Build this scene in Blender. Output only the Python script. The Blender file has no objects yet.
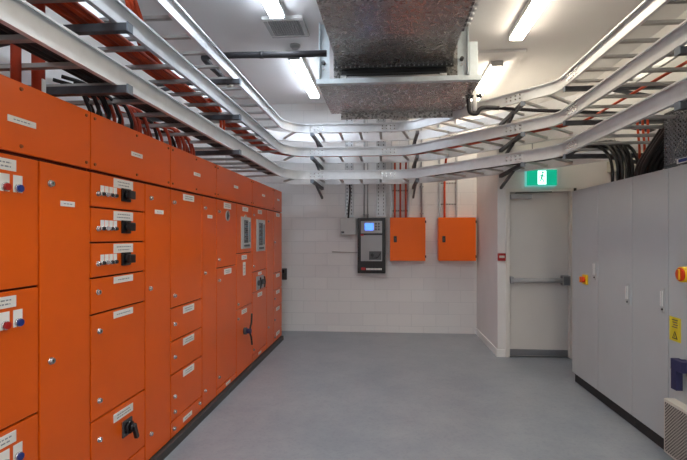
import bpy, bmesh, math, random
from mathutils import Vector, Matrix
random.seed(7)
scene = bpy.context.scene
COL = scene.collection
PI = math.pi

# ------------------------------------------------------------------ camera measurements
YAW = math.radians(4.5); PCX = 352.0; PHY = 236.0; PF = 445.0; EYE = 1.6
def ray(u, v):
    r = (u-PCX)/PF
    return (r*math.cos(YAW)-math.sin(YAW), math.cos(YAW)+r*math.sin(YAW), (PHY-v)/PF)
def onx(u, v, X):
    d = ray(u, v); t = X/d[0]; return (round(t*d[1], 4), round(EYE+t*d[2], 4))      # -> y, z
def ony(u, v, Y):
    d = ray(u, v); t = Y/d[1]; return (round(t*d[0], 4), round(EYE+t*d[2], 4))      # -> x, z

# ------------------------------------------------------------------ materials
MATS = {}
def lin(c):
    return tuple((x/12.92 if x <= .04045 else ((x+.055)/1.055)**2.4) for x in [k/255 for k in c]) + (1,)
def mat(name, rgb, rough=.5, metal=0, noise=0, nscale=8, bump=0, bscale=60, rvar=0, emit=None, spec=.5, coat=0):
    m = bpy.data.materials.new(name); m.use_nodes = True
    nt = m.node_tree; b = nt.nodes['Principled BSDF']
    c = lin(rgb)
    b.inputs['Base Color'].default_value = c
    b.inputs['Roughness'].default_value = rough
    b.inputs['Metallic'].default_value = metal
    b.inputs['Specular IOR Level'].default_value = spec
    b.inputs['Coat Weight'].default_value = coat
    tc = nt.nodes.new('ShaderNodeTexCoord')
    n = nt.nodes.new('ShaderNodeTexNoise'); n.inputs['Scale'].default_value = nscale; n.inputs['Detail'].default_value = 5
    nt.links.new(tc.outputs['Object'], n.inputs['Vector'])
    if noise:
        r = nt.nodes.new('ShaderNodeValToRGB')
        r.color_ramp.elements[0].position = .3; r.color_ramp.elements[1].position = .7
        r.color_ramp.elements[0].color = tuple(x*(1-noise) for x in c[:3])+(1,)
        r.color_ramp.elements[1].color = tuple(min(1, x*(1+noise)) for x in c[:3])+(1,)
        nt.links.new(n.outputs['Fac'], r.inputs['Fac']); nt.links.new(r.outputs['Color'], b.inputs['Base Color'])
    if rvar:
        mr = nt.nodes.new('ShaderNodeMapRange')
        mr.inputs['To Min'].default_value = max(0, rough-rvar); mr.inputs['To Max'].default_value = rough+rvar
        nt.links.new(n.outputs['Fac'], mr.inputs['Value']); nt.links.new(mr.outputs['Result'], b.inputs['Roughness'])
    if bump:
        n2 = nt.nodes.new('ShaderNodeTexNoise'); n2.inputs['Scale'].default_value = bscale
        nt.links.new(tc.outputs['Object'], n2.inputs['Vector'])
        bp = nt.nodes.new('ShaderNodeBump'); bp.inputs['Strength'].default_value = bump; bp.inputs['Distance'].default_value = .003
        nt.links.new(n2.outputs['Fac'], bp.inputs['Height']); nt.links.new(bp.outputs['Normal'], b.inputs['Normal'])
    if emit:
        b.inputs['Emission Color'].default_value = lin(emit[0]); b.inputs['Emission Strength'].default_value = emit[1]
    MATS[name] = m; return m

mat('orange', (228, 95, 12), .3, noise=.05, nscale=3, rvar=.05, bump=.04, bscale=250, spec=.35)
mat('orange_box', (244, 106, 6), .4, noise=.03, nscale=3, spec=.3)
mat('seam', (90, 24, 8), .7)
mat('white_wall', (226, 225, 222), .75, noise=.03, nscale=2)
mat('door_paint', (212, 209, 204), .5, noise=.02, nscale=3)
mat('frame_paint', (222, 219, 212), .5)
mat('ceiling_paint', (226, 226, 226), .85, noise=.02, nscale=2)
mat('grey_cab', (178, 183, 184), .5, noise=.02, nscale=4, bump=.05, bscale=300)
mat('plinth', (38, 36, 36), .6, noise=.2, nscale=30)
mat('galv', (190, 192, 194), .42, metal=.65, noise=.08, nscale=30, rvar=.1)
mat('rail', (218, 221, 223), .42, metal=.4, noise=.05, nscale=12, rvar=.08)
mat('rung', (172, 172, 170), .45, metal=.6, noise=.06, nscale=10)
mat('strut_dark', (84, 86, 91), .5, metal=.6, noise=.15, nscale=20)
mat('strut_cap', (120, 130, 140), .45, metal=.4)
mat('hanger', (205, 216, 220), .45, metal=.35, noise=.06, nscale=20)
mat('chrome', (215, 215, 215), .2, metal=1)
mat('black', (18, 18, 20), .4, noise=.1, nscale=20)
mat('blackcable', (24, 23, 24), .5, noise=.2, nscale=15)
mat('plinth_grey', (66, 63, 61), .55, noise=.15, nscale=20)
mat('pipe', (42, 42, 46), .55, noise=.15, nscale=15)
mat('orangecable', (206, 74, 30), .5, noise=.12, nscale=12)
mat('redcable', (178, 66, 38), .5, noise=.15, nscale=12)
mat('plate', (232, 231, 226), .45)
mat('plate_text', (140, 142, 150), .6)
mat('white', (235, 235, 232), .4)
mat('offwhite', (205, 200, 188), .5)
mat('red', (170, 20, 18), .35)
mat('blue', (28, 52, 130), .3)
mat('navy', (38, 38, 78), .65)
mat('yellow', (232, 190, 20), .45)
mat('stickeryellow', (214, 196, 40), .6)
mat('redknob', (214, 60, 24), .4)
mat('midgrey', (160, 162, 164), .5)
mat('lightgrey', (176, 178, 178), .5)
mat('darkgrey', (82, 84, 86), .45, metal=.4)
mat('kick', (150, 152, 155), .35, metal=.7)
mat('copper', (150, 84, 50), .4, metal=.5)
mat('screen', (60, 110, 230), .3, emit=((70, 120, 255), .9))
mat('meterface', (120, 140, 150), .15)
mat('pencil', (150, 148, 144), .8)
mat('tube_cool', (255, 255, 255), .5, emit=((232, 242, 255), 13))
mat('tube_warm', (255, 255, 255), .5, emit=((255, 238, 214), 13))
mat('sign_green', (0, 130, 105), .4, emit=((0, 160, 125), .42))
mat('sign_white', (235, 255, 245), .4, emit=((215, 255, 240), .9))
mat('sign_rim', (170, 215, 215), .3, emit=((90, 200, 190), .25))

def block_wall():
    m = mat('blockwork', (206, 206, 205), .8)
    nt = m.node_tree; b = nt.nodes['Principled BSDF']
    tc = nt.nodes.new('ShaderNodeTexCoord'); sp = nt.nodes.new('ShaderNodeSeparateXYZ'); cb = nt.nodes.new('ShaderNodeCombineXYZ')
    geo = nt.nodes.new('ShaderNodeNewGeometry')
    ad = nt.nodes.new('ShaderNodeMath'); ad.operation = 'ADD'; ad.inputs[1].default_value = .09
    nt.links.new(geo.outputs['Position'], sp.inputs[0]); nt.links.new(sp.outputs['X'], cb.inputs['X'])
    nt.links.new(sp.outputs['Z'], ad.inputs[0]); nt.links.new(ad.outputs[0], cb.inputs['Y'])
    br = nt.nodes.new('ShaderNodeTexBrick')
    nt.links.new(cb.outputs[0], br.inputs['Vector'])
    br.inputs['Scale'].default_value = 1; br.inputs['Brick Width'].default_value = .4; br.inputs['Row Height'].default_value = .2
    br.inputs['Mortar Size'].default_value = .004; br.inputs['Mortar Smooth'].default_value = .5
    br.inputs['Color1'].default_value = lin((226, 226, 225)); br.inputs['Color2'].default_value = lin((221, 221, 221)); br.inputs['Mortar'].default_value = lin((206, 207, 208))
    nt.links.new(br.outputs['Color'], b.inputs['Base Color'])
    bp = nt.nodes.new('ShaderNodeBump'); bp.invert = True; bp.inputs['Strength'].default_value = .5; bp.inputs['Distance'].default_value = .004
    n2 = nt.nodes.new('ShaderNodeTexNoise'); n2.inputs['Scale'].default_value = 120
    nt.links.new(geo.outputs['Position'], n2.inputs['Vector'])
    mx = nt.nodes.new('ShaderNodeMath'); mx.operation = 'MULTIPLY_ADD'; mx.inputs[1].default_value = .25
    nt.links.new(n2.outputs['Fac'], mx.inputs[0]); nt.links.new(br.outputs['Fac'], mx.inputs[2])
    nt.links.new(mx.outputs[0], bp.inputs['Height']); nt.links.new(bp.outputs['Normal'], b.inputs['Normal'])
block_wall()

def floor_mat():
    m = mat('floor_paint', (128, 134, 142), .42)
    nt = m.node_tree; b = nt.nodes['Principled BSDF']
    tc = nt.nodes.new('ShaderNodeTexCoord')
    n1 = nt.nodes.new('ShaderNodeTexNoise'); n1.inputs['Scale'].default_value = 2.2; n1.inputs['Detail'].default_value = 8; n1.inputs['Roughness'].default_value = .65
    n2 = nt.nodes.new('ShaderNodeTexNoise'); n2.inputs['Scale'].default_value = 45; n2.inputs['Detail'].default_value = 4
    nt.links.new(tc.outputs['Object'], n1.inputs['Vector']); nt.links.new(tc.outputs['Object'], n2.inputs['Vector'])
    r = nt.nodes.new('ShaderNodeValToRGB'); r.color_ramp.elements[0].position = .35; r.color_ramp.elements[1].position = .68
    r.color_ramp.elements[0].color = lin((134, 141, 148)); r.color_ramp.elements[1].color = lin((152, 157, 162))
    nt.links.new(n1.outputs['Fac'], r.inputs['Fac'])
    mx = nt.nodes.new('ShaderNodeMix'); mx.data_type = 'RGBA'; mx.blend_type = 'MULTIPLY'; mx.inputs[0].default_value = .25
    r2 = nt.nodes.new('ShaderNodeValToRGB'); r2.color_ramp.elements[0].position = .3; r2.color_ramp.elements[0].color = (.6, .6, .6, 1); r2.color_ramp.elements[1].position = .5
    nt.links.new(n2.outputs['Fac'], r2.inputs['Fac'])
    nt.links.new(r.outputs['Color'], mx.inputs[6]); nt.links.new(r2.outputs['Color'], mx.inputs[7])
    nt.links.new(mx.outputs[2], b.inputs['Base Color'])
    mr = nt.nodes.new('ShaderNodeMapRange'); mr.inputs['To Min'].default_value = .34; mr.inputs['To Max'].default_value = .5
    nt.links.new(n1.outputs['Fac'], mr.inputs['Value']); nt.links.new(mr.outputs['Result'], b.inputs['Roughness'])
    bp = nt.nodes.new('ShaderNodeBump'); bp.inputs['Strength'].default_value = .12; bp.inputs['Distance'].default_value = .004
    nt.links.new(n2.outputs['Fac'], bp.inputs['Height']); nt.links.new(bp.outputs['Normal'], b.inputs['Normal'])
floor_mat()

def sheet_mat():
    # spangled galvanised sheet
    m = mat('duct_sheet', (150, 148, 146), .3, metal=.7)
    nt = m.node_tree; b = nt.nodes['Principled BSDF']
    tc = nt.nodes.new('ShaderNodeTexCoord')
    v = nt.nodes.new('ShaderNodeTexVoronoi'); v.inputs['Scale'].default_value = 45
    nt.links.new(tc.outputs['Object'], v.inputs['Vector'])
    n = nt.nodes.new('ShaderNodeTexNoise'); n.inputs['Scale'].default_value = 1.6; n.inputs['Detail'].default_value = 3
    nt.links.new(tc.outputs['Object'], n.inputs['Vector'])
    sp = nt.nodes.new('ShaderNodeSeparateColor'); nt.links.new(v.outputs['Color'], sp.inputs[0])
    r = nt.nodes.new('ShaderNodeValToRGB'); r.color_ramp.elements[0].color = lin((160, 156, 153)); r.color_ramp.elements[1].color = lin((178, 175, 172))
    nt.links.new(sp.outputs[0], r.inputs['Fac'])
    nt.links.new(r.outputs['Color'], b.inputs['Base Color'])
    mr = nt.nodes.new('ShaderNodeMapRange'); mr.inputs['To Min'].default_value = .24; mr.inputs['To Max'].default_value = .32
    nt.links.new(sp.outputs[1], mr.inputs['Value']); nt.links.new(mr.outputs['Result'], b.inputs['Roughness'])
sheet_mat()

def perforated(name, holes, base, scale):
    m = mat(name, base, .45, metal=.4)
    nt = m.node_tree; b = nt.nodes['Principled BSDF']
    tc = nt.nodes.new('ShaderNodeTexCoord')
    ck = nt.nodes.new('ShaderNodeTexVoronoi'); ck.voronoi_dimensions = '2D'; ck.inputs['Scale'].default_value = scale; ck.inputs['Randomness'].default_value = 0
    sp = nt.nodes.new('ShaderNodeSeparateXYZ'); cb = nt.nodes.new('ShaderNodeCombineXYZ')
    mp = nt.nodes.new('ShaderNodeMapping'); mp.inputs['Rotation'].default_value = (0, 0, PI/4)
    nt.links.new(tc.outputs['Object'], sp.inputs[0]); nt.links.new(sp.outputs['Y'], cb.inputs['X']); nt.links.new(sp.outputs['Z'], cb.inputs['Y'])
    nt.links.new(cb.outputs[0], mp.inputs['Vector']); nt.links.new(mp.outputs[0], ck.inputs['Vector'])
    r = nt.nodes.new('ShaderNodeValToRGB'); r.color_ramp.interpolation = 'CONSTANT'
    r.color_ramp.elements[0].color = lin(holes); r.color_ramp.elements[1].color = lin(base); r.color_ramp.elements[1].position = .36
    nt.links.new(ck.outputs['Distance'], r.inputs['Fac']); nt.links.new(r.outputs['Color'], b.inputs['Base Color'])
perforated('perf', (44, 42, 40), (186, 180, 170), 62)

# ------------------------------------------------------------------ mesh builder
class MB:
    def __init__(s): s.bm = bmesh.new(); s.mats = []
    def _mi(s, m):
        if m not in s.mats: s.mats.append(m)
        return s.mats.index(m)
    def _done(s, verts, m, smooth=False):
        fs = set()
        for v in verts:
            for f in v.link_faces: fs.add(f)
        i = s._mi(m)
        for f in fs: f.material_index = i; f.smooth = smooth
    def box(s, x0, x1, y0, y1, z0, z1, m, bev=0, rot=None, piv=None):
        g = bmesh.ops.create_cube(s.bm, size=1)
        vs = g['verts']
        for v in vs:
            v.co = Vector(((x0+x1)/2+v.co.x*abs(x1-x0), (y0+y1)/2+v.co.y*abs(y1-y0), (z0+z1)/2+v.co.z*abs(z1-z0)))
        if rot:
            c = Vector(piv) if piv else Vector(((x0+x1)/2, (y0+y1)/2, (z0+z1)/2))
            bmesh.ops.rotate(s.bm, verts=vs, cent=c, matrix=rot)
        s._done(vs, m)
        if bev:
            es = set()
            for v in vs:
                for e in v.link_edges: es.add(e)
            bmesh.ops.bevel(s.bm, geom=list(es), offset=bev, segments=2, affect='EDGES', profile=.6)
        return s
    def bar(s, p0, p1, w, h, m, up=(0, 0, 1)):
        # rectangular bar from p0 to p1
        p0 = Vector(p0); p1 = Vector(p1); d = (p1-p0); L = d.length; d.normalize()
        u = Vector(up)
        if abs(d.dot(u)) > .98: u = Vector((1, 0, 0))
        r = d.cross(u).normalized(); u2 = r.cross(d).normalized()
        vs = []
        for t in (0, L):
            for a, b_ in ((-1, -1), (1, -1), (1, 1), (-1, 1)):
                vs.append(s.bm.verts.new(p0+d*t+r*(a*w/2)+u2*(b_*h/2)))
        f = [(0, 1, 2, 3), (7, 6, 5, 4), (0, 4, 5, 1), (1, 5, 6, 2), (2, 6, 7, 3), (3, 7, 4, 0)]
        for q in f: s.bm.faces.new([vs[i] for i in q])
        s._done(vs, m); return s
    def cyl(s, p0, p1, r, m, seg=16, r2=None):
        return s.tube([p0, p1], r, m, seg, r2=r2)
    def tube(s, pts, r, m, seg=8, r2=None):
        pts = [Vector(p) for p in pts]
        if r2 is None: r2 = r
        rings = []; up = None
        n = len(pts)
        for i, p in enumerate(pts):
            if i == 0: d = pts[1]-p
            elif i == n-1: d = p-pts[i-1]
            else: d = (pts[i+1]-pts[i-1])
            d.normalize()
            if up is None:
                up = Vector((0, 0, 1)) if abs(d.z) < .9 else Vector((1, 0, 0))
            a = d.cross(up)
            if a.length < 1e-4: a = d.orthogonal()
            a.normalize(); b = a.cross(d).normalized(); up = b
            rr = r+(r2-r)*i/(n-1)
            rings.append([s.bm.verts.new(p+a*math.cos(2*PI*k/seg)*rr+b*math.sin(2*PI*k/seg)*rr) for k in range(seg)])
        for i in range(n-1):
            for k in range(seg):
                f = s.bm.faces.new((rings[i][k], rings[i][(k+1) % seg], rings[i+1][(k+1) % seg], rings[i+1][k]))
        s._done([v for q in rings for v in q], m, True)
        for q, rev in ((rings[0], True), (rings[-1], False)):
            f = s.bm.faces.new(list(reversed(q)) if rev else q); f.material_index = s._mi(m); f.smooth = False
        return s
    def prism(s, poly, axis, a0, a1, m):
        # poly: 2D points in the other two axes, extruded along axis from a0 to a1
        def P(q, a):
            if axis == 'x': return Vector((a, q[0], q[1]))
            if axis == 'y': return Vector((q[0], a, q[1]))
            return Vector((q[0], q[1], a))
        A = [s.bm.verts.new(P(q, a0)) for q in poly]; B = [s.bm.verts.new(P(q, a1)) for q in poly]
        n = len(poly)
        s.bm.faces.new(A); s.bm.faces.new(list(reversed(B)))
        for i in range(n): s.bm.faces.new((A[i], B[i], B[(i+1) % n], A[(i+1) % n]))
        s._done(A+B, m); return s
    def sweep(s, path, prof, m):
        # path: (x, y) list; prof: (n, z) with n to the left of travel
        rings = []; N = len(path)
        for i, p in enumerate(path):
            a = path[max(i-1, 0)]; b = path[min(i+1, N-1)]
            d = Vector((b[0]-a[0], b[1]-a[1])).normalized(); nrm = Vector((-d.y, d.x))
            rings.append([s.bm.verts.new((p[0]+nrm.x*q[0], p[1]+nrm.y*q[0], q[1])) for q in prof])
        K = len(prof)
        for i in range(N-1):
            for k in range(K):
                s.bm.faces.new((rings[i][k], rings[i][(k+1) % K], rings[i+1][(k+1) % K], rings[i+1][k]))
        s.bm.faces.new(list(reversed(rings[0]))); s.bm.faces.new(rings[-1])
        s._done([v for q in rings for v in q], m); return s
    def build(s, name, parent=None, label=None, cat=None, group=None, kind=None):
        bm = s.bm
        bmesh.ops.recalc_face_normals(bm, faces=bm.faces[:])
        lo = Vector((1e9,)*3); hi = -lo
        for v in bm.verts:
            for k in range(3): lo[k] = min(lo[k], v.co[k]); hi[k] = max(hi[k], v.co[k])
        c = Vector(((lo.x+hi.x)/2, (lo.y+hi.y)/2, lo.z))
        bmesh.ops.translate(bm, verts=bm.verts[:], vec=-c)
        me = bpy.data.meshes.new(name); bm.to_mesh(me); bm.free()
        for q in s.mats: me.materials.append(MATS[q])
        o = bpy.data.objects.new(name, me); COL.objects.link(o)
        place(o, c, parent); tag(o, label, cat, group, kind); return o
WORLD = {}
def place(o, c, parent):
    if parent is not None:
        o.parent = parent; o.location = c-WORLD[parent.name]
    else: o.location = c
    WORLD[o.name] = Vector(c)
def tag(o, label=None, cat=None, group=None, kind=None):
    if label: o['label'] = label
    if cat: o['category'] = cat
    if group: o['group'] = group
    if kind: o['kind'] = kind
def empty(name, loc, label=None, cat=None, group=None, kind=None):
    o = bpy.data.objects.new(name, None); COL.objects.link(o); o.empty_display_size = .1
    place(o, Vector(loc), None); tag(o, label, cat, group, kind); return o
def smooth(pts, n=6):
    pts = [Vector(p) for p in pts]; P = [pts[0]*2-pts[1]]+pts+[pts[-1]*2-pts[-2]]
    out = []
    for i in range(1, len(P)-2):
        for k in range(n):
            t = k/n; a, b, c, d = P[i-1], P[i], P[i+1], P[i+2]
            out.append(.5*((2*b)+(-a+c)*t+(2*a-5*b+4*c-d)*t*t+(-a+3*b-3*c+d)*t**3))
    out.append(P[-2]); return out
def rotx(a): return Matrix.Rotation(a, 3, 'X')

# ------------------------------------------------------------------ room shell
XW0, XW1, YW0, YW1, ZC = -2.75, 2.95, -4.6, 7.40, 3.83
BX, BY, BZ = 1.46, 6.03, 3.2      # door lobby box: side plane, front plane, height
MB().box(XW0-.1, XW1+.1, YW0-.1, YW1+.1, -.1, 0, 'floor_paint').build('floor', kind='structure')
MB().box(XW0-.1, XW1+.1, YW0-.1, YW1+.1, ZC, ZC+.1, 'ceiling_paint').build('ceiling', kind='structure')
MB().box(XW0-.1, XW1+.1, YW1, YW1+.1, 0, ZC, 'blockwork').build('wall_back', kind='structure')
MB().box(XW0-.1, XW0, YW0, YW1, 0, ZC, 'white_wall').build('wall_left', kind='structure')
MB().box(XW1, XW1+.1, YW0, YW1, 0, ZC, 'white_wall').build('wall_right', kind='structure')
MB().box(XW0-.1, XW1+.1, YW0-.1, YW0, 0, ZC, 'white_wall').build('wall_front', kind='structure')
DX0, DX1, DZ = 1.565, 2.425, 2.225   # doorway incl. frame
w = MB()
w.box(BX, BX+.1, BY, YW1, 0, BZ, 'white_wall')
w.box(BX+.1, DX0, BY, BY+.14, 0, BZ, 'white_wall')
w.box(DX0, DX1, BY, BY+.14, DZ, BZ, 'white_wall')
w.box(DX1, XW1, BY, BY+.14, 0, BZ, 'white_wall')
w.box(BX+.1, XW1, BY+.14, YW1, BZ-.1, BZ, 'white_wall')
w.build('wall_door', kind='structure')
# skirting round the lobby
MB().box(BX-.014, BX, BY-.014, YW1, 0, .1, 'white', .003).build('baseboard_side', kind='structure')
MB().box(BX, DX0-.01, BY-.014, BY, 0, .1, 'white', .003).build('baseboard_door', kind='structure')
# door
d = MB(); d.box(DX0+.05, DX1-.05, BY+.03, BY+.075, .012, DZ-.05, 'door_paint', .002)
door = d.build('door_1', kind='structure')
f = MB()
f.box(DX0, DX0+.048, BY-.022, BY+.12, 0, DZ, 'frame_paint', .004)
f.box(DX1-.048, DX1, BY-.022, BY+.12, 0, DZ, 'frame_paint', .004)
f.box(DX0+.048, DX1-.048, BY-.022, BY+.12, DZ-.046, DZ, 'frame_paint', .004)
f.build('door_frame', door, 'pale painted steel frame')
MB().box(DX0+.055, DX1-.055, BY+.022, BY+.03, .02, .1, 'kick', .002).build('kick_plate', door, 'brushed metal kick plate')
pb = MB()
pb.cyl((DX0+.055, BY-.035, 1.02), (DX1-.07, BY-.035, 1.02), .03, 'lightgrey', 14)
pb.box(DX0+.055, DX0+.095, BY-.06, BY+.03, .975, 1.065, 'midgrey', .006)
pb.box(DX1-.15, DX1-.055, BY-.065, BY+.03, .955, 1.085, 'kick', .01)
pb.build('push_bar', door, 'horizontal metal panic bar')
cl = MB()
cl.box(DX0+.06, DX0+.33, BY-.035, BY+.03, DZ-.135, DZ-.075, 'midgrey', .006)
cl.bar((DX0+.12, BY-.02, DZ-.06), (DX0+.58, BY-.03, DZ-.048), .02, .01, 'darkgrey')
cl.build('door_closer', door, 'grey overhead door closer')
MB().box(DX1-.03, DX1+.03, BY-.06, BY-.023, DZ-.11, DZ-.05, 'white', .004).cyl((DX1+.015, BY-.03, DZ-.045), (DX1+.015, BY-.03, DZ+.0), .018, 'black').build('door_contact', door, 'small white door contact')
# ceiling hatch frame beside the right rear light
hp = MB(); hp.box(1.02, 1.66, 5.45, 6.95, ZC-.03, ZC, 'ceiling_paint', .004)
hp.build('ceiling_hatch', label='flat white ceiling panel around the rear right strip light', cat='ceiling panel')

# ------------------------------------------------------------------ orange switchboard
XF = -1.62            # door face plane
XB = -2.28
def Y_(u): return onx(u, 236, XF)[0]
def yz(u, v): return onx(u, v, XF)
COLS = {'A': (1.39, 1.957), 'B': (1.957, 2.319), 'C': (2.319, 2.870), 'D': (2.870, 3.223), 'E': (3.223, 3.793), 'F': (3.793, 4.126),
        'G': (4.126, 4.685), 'H': (4.685, 5.253), 'I': (5.253, 5.896), 'J': (5.896, 6.262), 'K': (6.262, 6.766)}
ZB, ZS, ZT = .068, 1.962, 2.282
def lock(d, y, z, r=.0125):
    m = MB(); m.cyl((XF-.002, y, z), (XF+.006, y, z), r*1.25, 'chrome', 14); m.cyl((XF+.006, y, z), (XF+.016, y, z), r, 'chrome', 14)
    m.box(XF+.0158, XF+.0172, y-.002, y+.002, z-.007, z+.007, 'black')
    m.build('lock', d, 'small chrome lock')
def screw(d, y, z):
    MB().cyl((XF-.002, y, z), (XF+.007, y, z), .010, 'copper', 12, r2=.006).build('screw', d, 'brass coloured fixing screw')
def plate(d, y, z, wd, ht, lines=2):
    m = MB(); m.box(XF-.001, XF+.003, y-wd/2, y+wd/2, z-ht/2, z+ht/2, 'plate', .001)
    for k in range(lines):
        zz = z+ht*(.5-(k+1)/(lines+1)); L = wd*random.uniform(.55, .75)/2; h = min(.006, ht*.16)
        yy = y-L
        while yy < y+L:
            q = random.uniform(.008, .022); m.box(XF+.003, XF+.0036, yy, min(yy+q, y+L), zz-h/2, zz+h/2, 'plate_text'); yy += q+.006
    m.build('label_plate', d, 'white engraved label plate')
def lamp(d, y, z, colr):
    m = MB(); m.box(XF, XF+.003, y-.024, y+.024, z-.03, z+.045, 'plate', .001)
    m.cyl((XF+.003, y, z-.012), (XF+.012, y, z-.012), .019, 'chrome', 16); m.cyl((XF+.012, y, z-.012), (XF+.02, y, z-.012), .0155, colr, 16)
    m.build('indicator_lamp', d, colr+' round push light on white tag')
def controls(d, y0, z):
    for k in range(4):
        y = y0+k*.040
        m = MB(); m.box(XF, XF+.003, y-.016, y+.016, z-.012, z+.03, 'white', .001)
        m.cyl((XF, y, z-.018), (XF+.010, y, z-.018), .013, 'chrome', 12); m.cyl((XF+.010, y, z-.018), (XF+.018, y, z-.018), .010, 'black' if k != 1 else 'midgrey', 12)
        m.build('push_button', d, 'small button under a white tag')
    y = y0+.225
    m = MB(); m.box(XF, XF+.012, y-.045, y+.045, z-.045, z+.035, 'black', .003)
    m.cyl((XF+.012, y, z-.005), (XF+.03, y, z-.005), .026, 'black', 16); m.box(XF+.03, XF+.052, y-.03, y+.03, z-.03, z+.022, 'black', .005)
    m.build('rotary_switch', d, 'black rotary switch')
def isolator(d, y, z):
    m = MB(); m.box(XF, XF+.01, y-.05, y+.05, z-.05, z+.05, 'darkgrey', .003)
    m.cyl((XF+.01, y, z), (XF+.03, y, z), .038, 'black', 18); m.cyl((XF+.03, y, z), (XF+.055, y, z), .026, 'black', 14)
    m.box(XF+.04, XF+.065, y-.012, y+.012, z-.08, z+.02, 'black', .005, rot=rotx(.35), piv=(XF+.05, y, z))
    m.build('rotary_handle', d, 'black rotary isolator handle')
def lever(d, y, z):
    m = MB(); m.cyl((XF, y, z), (XF+.03, y, z), .04, 'darkgrey', 16); m.cyl((XF+.03, y, z), (XF+.08, y, z), .028, 'navy', 14)
    m.tube(smooth([(XF+.07, y+.06, z+.19), (XF+.07, y+.045, z+.09), (XF+.065, y, z), (XF+.07, y+.04, z-.08), (XF+.07, y+.07, z-.17)]), .011, 'black', 8)
    m.build('lever_handle', d, 'long black curved lever handle')
def meter(d, y, z, wd, ht, split=True):
    m = MB(); m.box(XF-.001, XF+.014, y-wd/2, y+wd/2, z-ht/2, z+ht/2, 'lightgrey', .004)
    m.box(XF+.014, XF+.016, y-wd*.30, y+wd*.18, z-ht*.32, z+ht*.40, 'darkgrey', .001)
    for k in range(5):
        zz = z+ht*(.33-k*.13); m.box(XF+.016, XF+.022, y-wd*.22, y+wd*.08, zz-.012, zz+.012, 'meterface' if k % 2 else 'black', .002)
    m.box(XF+.014, XF+.018, y+wd*.24, y+wd*.4, z-ht*.3, z+ht*.36, 'meterface', .001)
    m.box(XF+.014, XF+.02, y-wd*.3, y+wd*.3, z-ht*.44, z-ht*.37, 'darkgrey', .001)
    m.build('meter_window', d, 'grey framed meter window')
def ring(d, y, z, r, c='offwhite'):
    m = MB()
    m.tube([(XF+.004, y+math.cos(a)*r, z+math.sin(a)*r) for a in [k*PI/10 for k in range(21)]], .006, c, 6)
    m.cyl((XF, y, z), (XF+.005, y, z), r*.7, 'darkgrey' if c == 'lightgrey' else c, 14)
    m.bar((XF+.007, y-r, z), (XF+.007, y+r, z), .004, .008, 'darkgrey'); m.bar((XF+.007, y, z-r), (XF+.007, y, z+r), .004, .008, 'darkgrey')
    m.build('round_indicator', d, 'small round dial with cross bar')
def twin(d, y, z):
    m = MB(); m.box(XF, XF+.006, y-.16, y+.16, z-.085, z+.085, 'midgrey', .002)
    for s in (-.09, .09):
        m.cyl((XF+.006, y+s, z), (XF+.03, y+s, z), .035, 'darkgrey', 14)
        m.tube(smooth([(XF+.04, y+s-.02, z+.07), (XF+.045, y+s, z), (XF+.04, y+s-.02, z-.07)]), .009, 'black', 6)
    m.box(XF+.006, XF+.012, y-.03, y+.03, z+.02, z+.07, 'redknob', .002)
    m.build('breaker_pair', d, 'pair of breaker handles on grey plate')

DOORS = {
 'A': [ZB, .778, 1.367, ZS-.006], 'B': [ZB, ZS-.006], 'C': [ZB, .193, .572, 1.163, 1.366, 1.563, 1.76, ZS-.006], 'D': [ZB, ZS-.006],
 'E': [ZB, .198, .549, .80, 1.053, ZS-.006], 'F': [ZB, ZS-.006], 'G': [ZB, .135, 1.291, ZS-.006], 'H': [ZB, .796, 1.408, ZS-.006],
 'I': [ZB, .156, .907, 1.161, ZS-.006], 'J': [ZB, ZS-.006], 'K': [ZB, .206, .569, .817, 1.062, ZS-.006]}
units = [('AB', 'nearest orange switchboard cabinet, with red and blue indicator lights on its left doors'),
         ('CD', 'orange switchboard cabinet with three rows of push buttons and black rotary switches'),
         ('EF', 'orange switchboard cabinet with one tall locked door above four small doors'),
         ('GH', 'orange switchboard cabinet with one framed meter above a long black curved lever'),
         ('IJ', 'orange switchboard cabinet with a meter window above a pair of breaker handles'),
         ('K', 'narrow farthest orange switchboard cabinet, last in the row by the back wall')]
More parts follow.
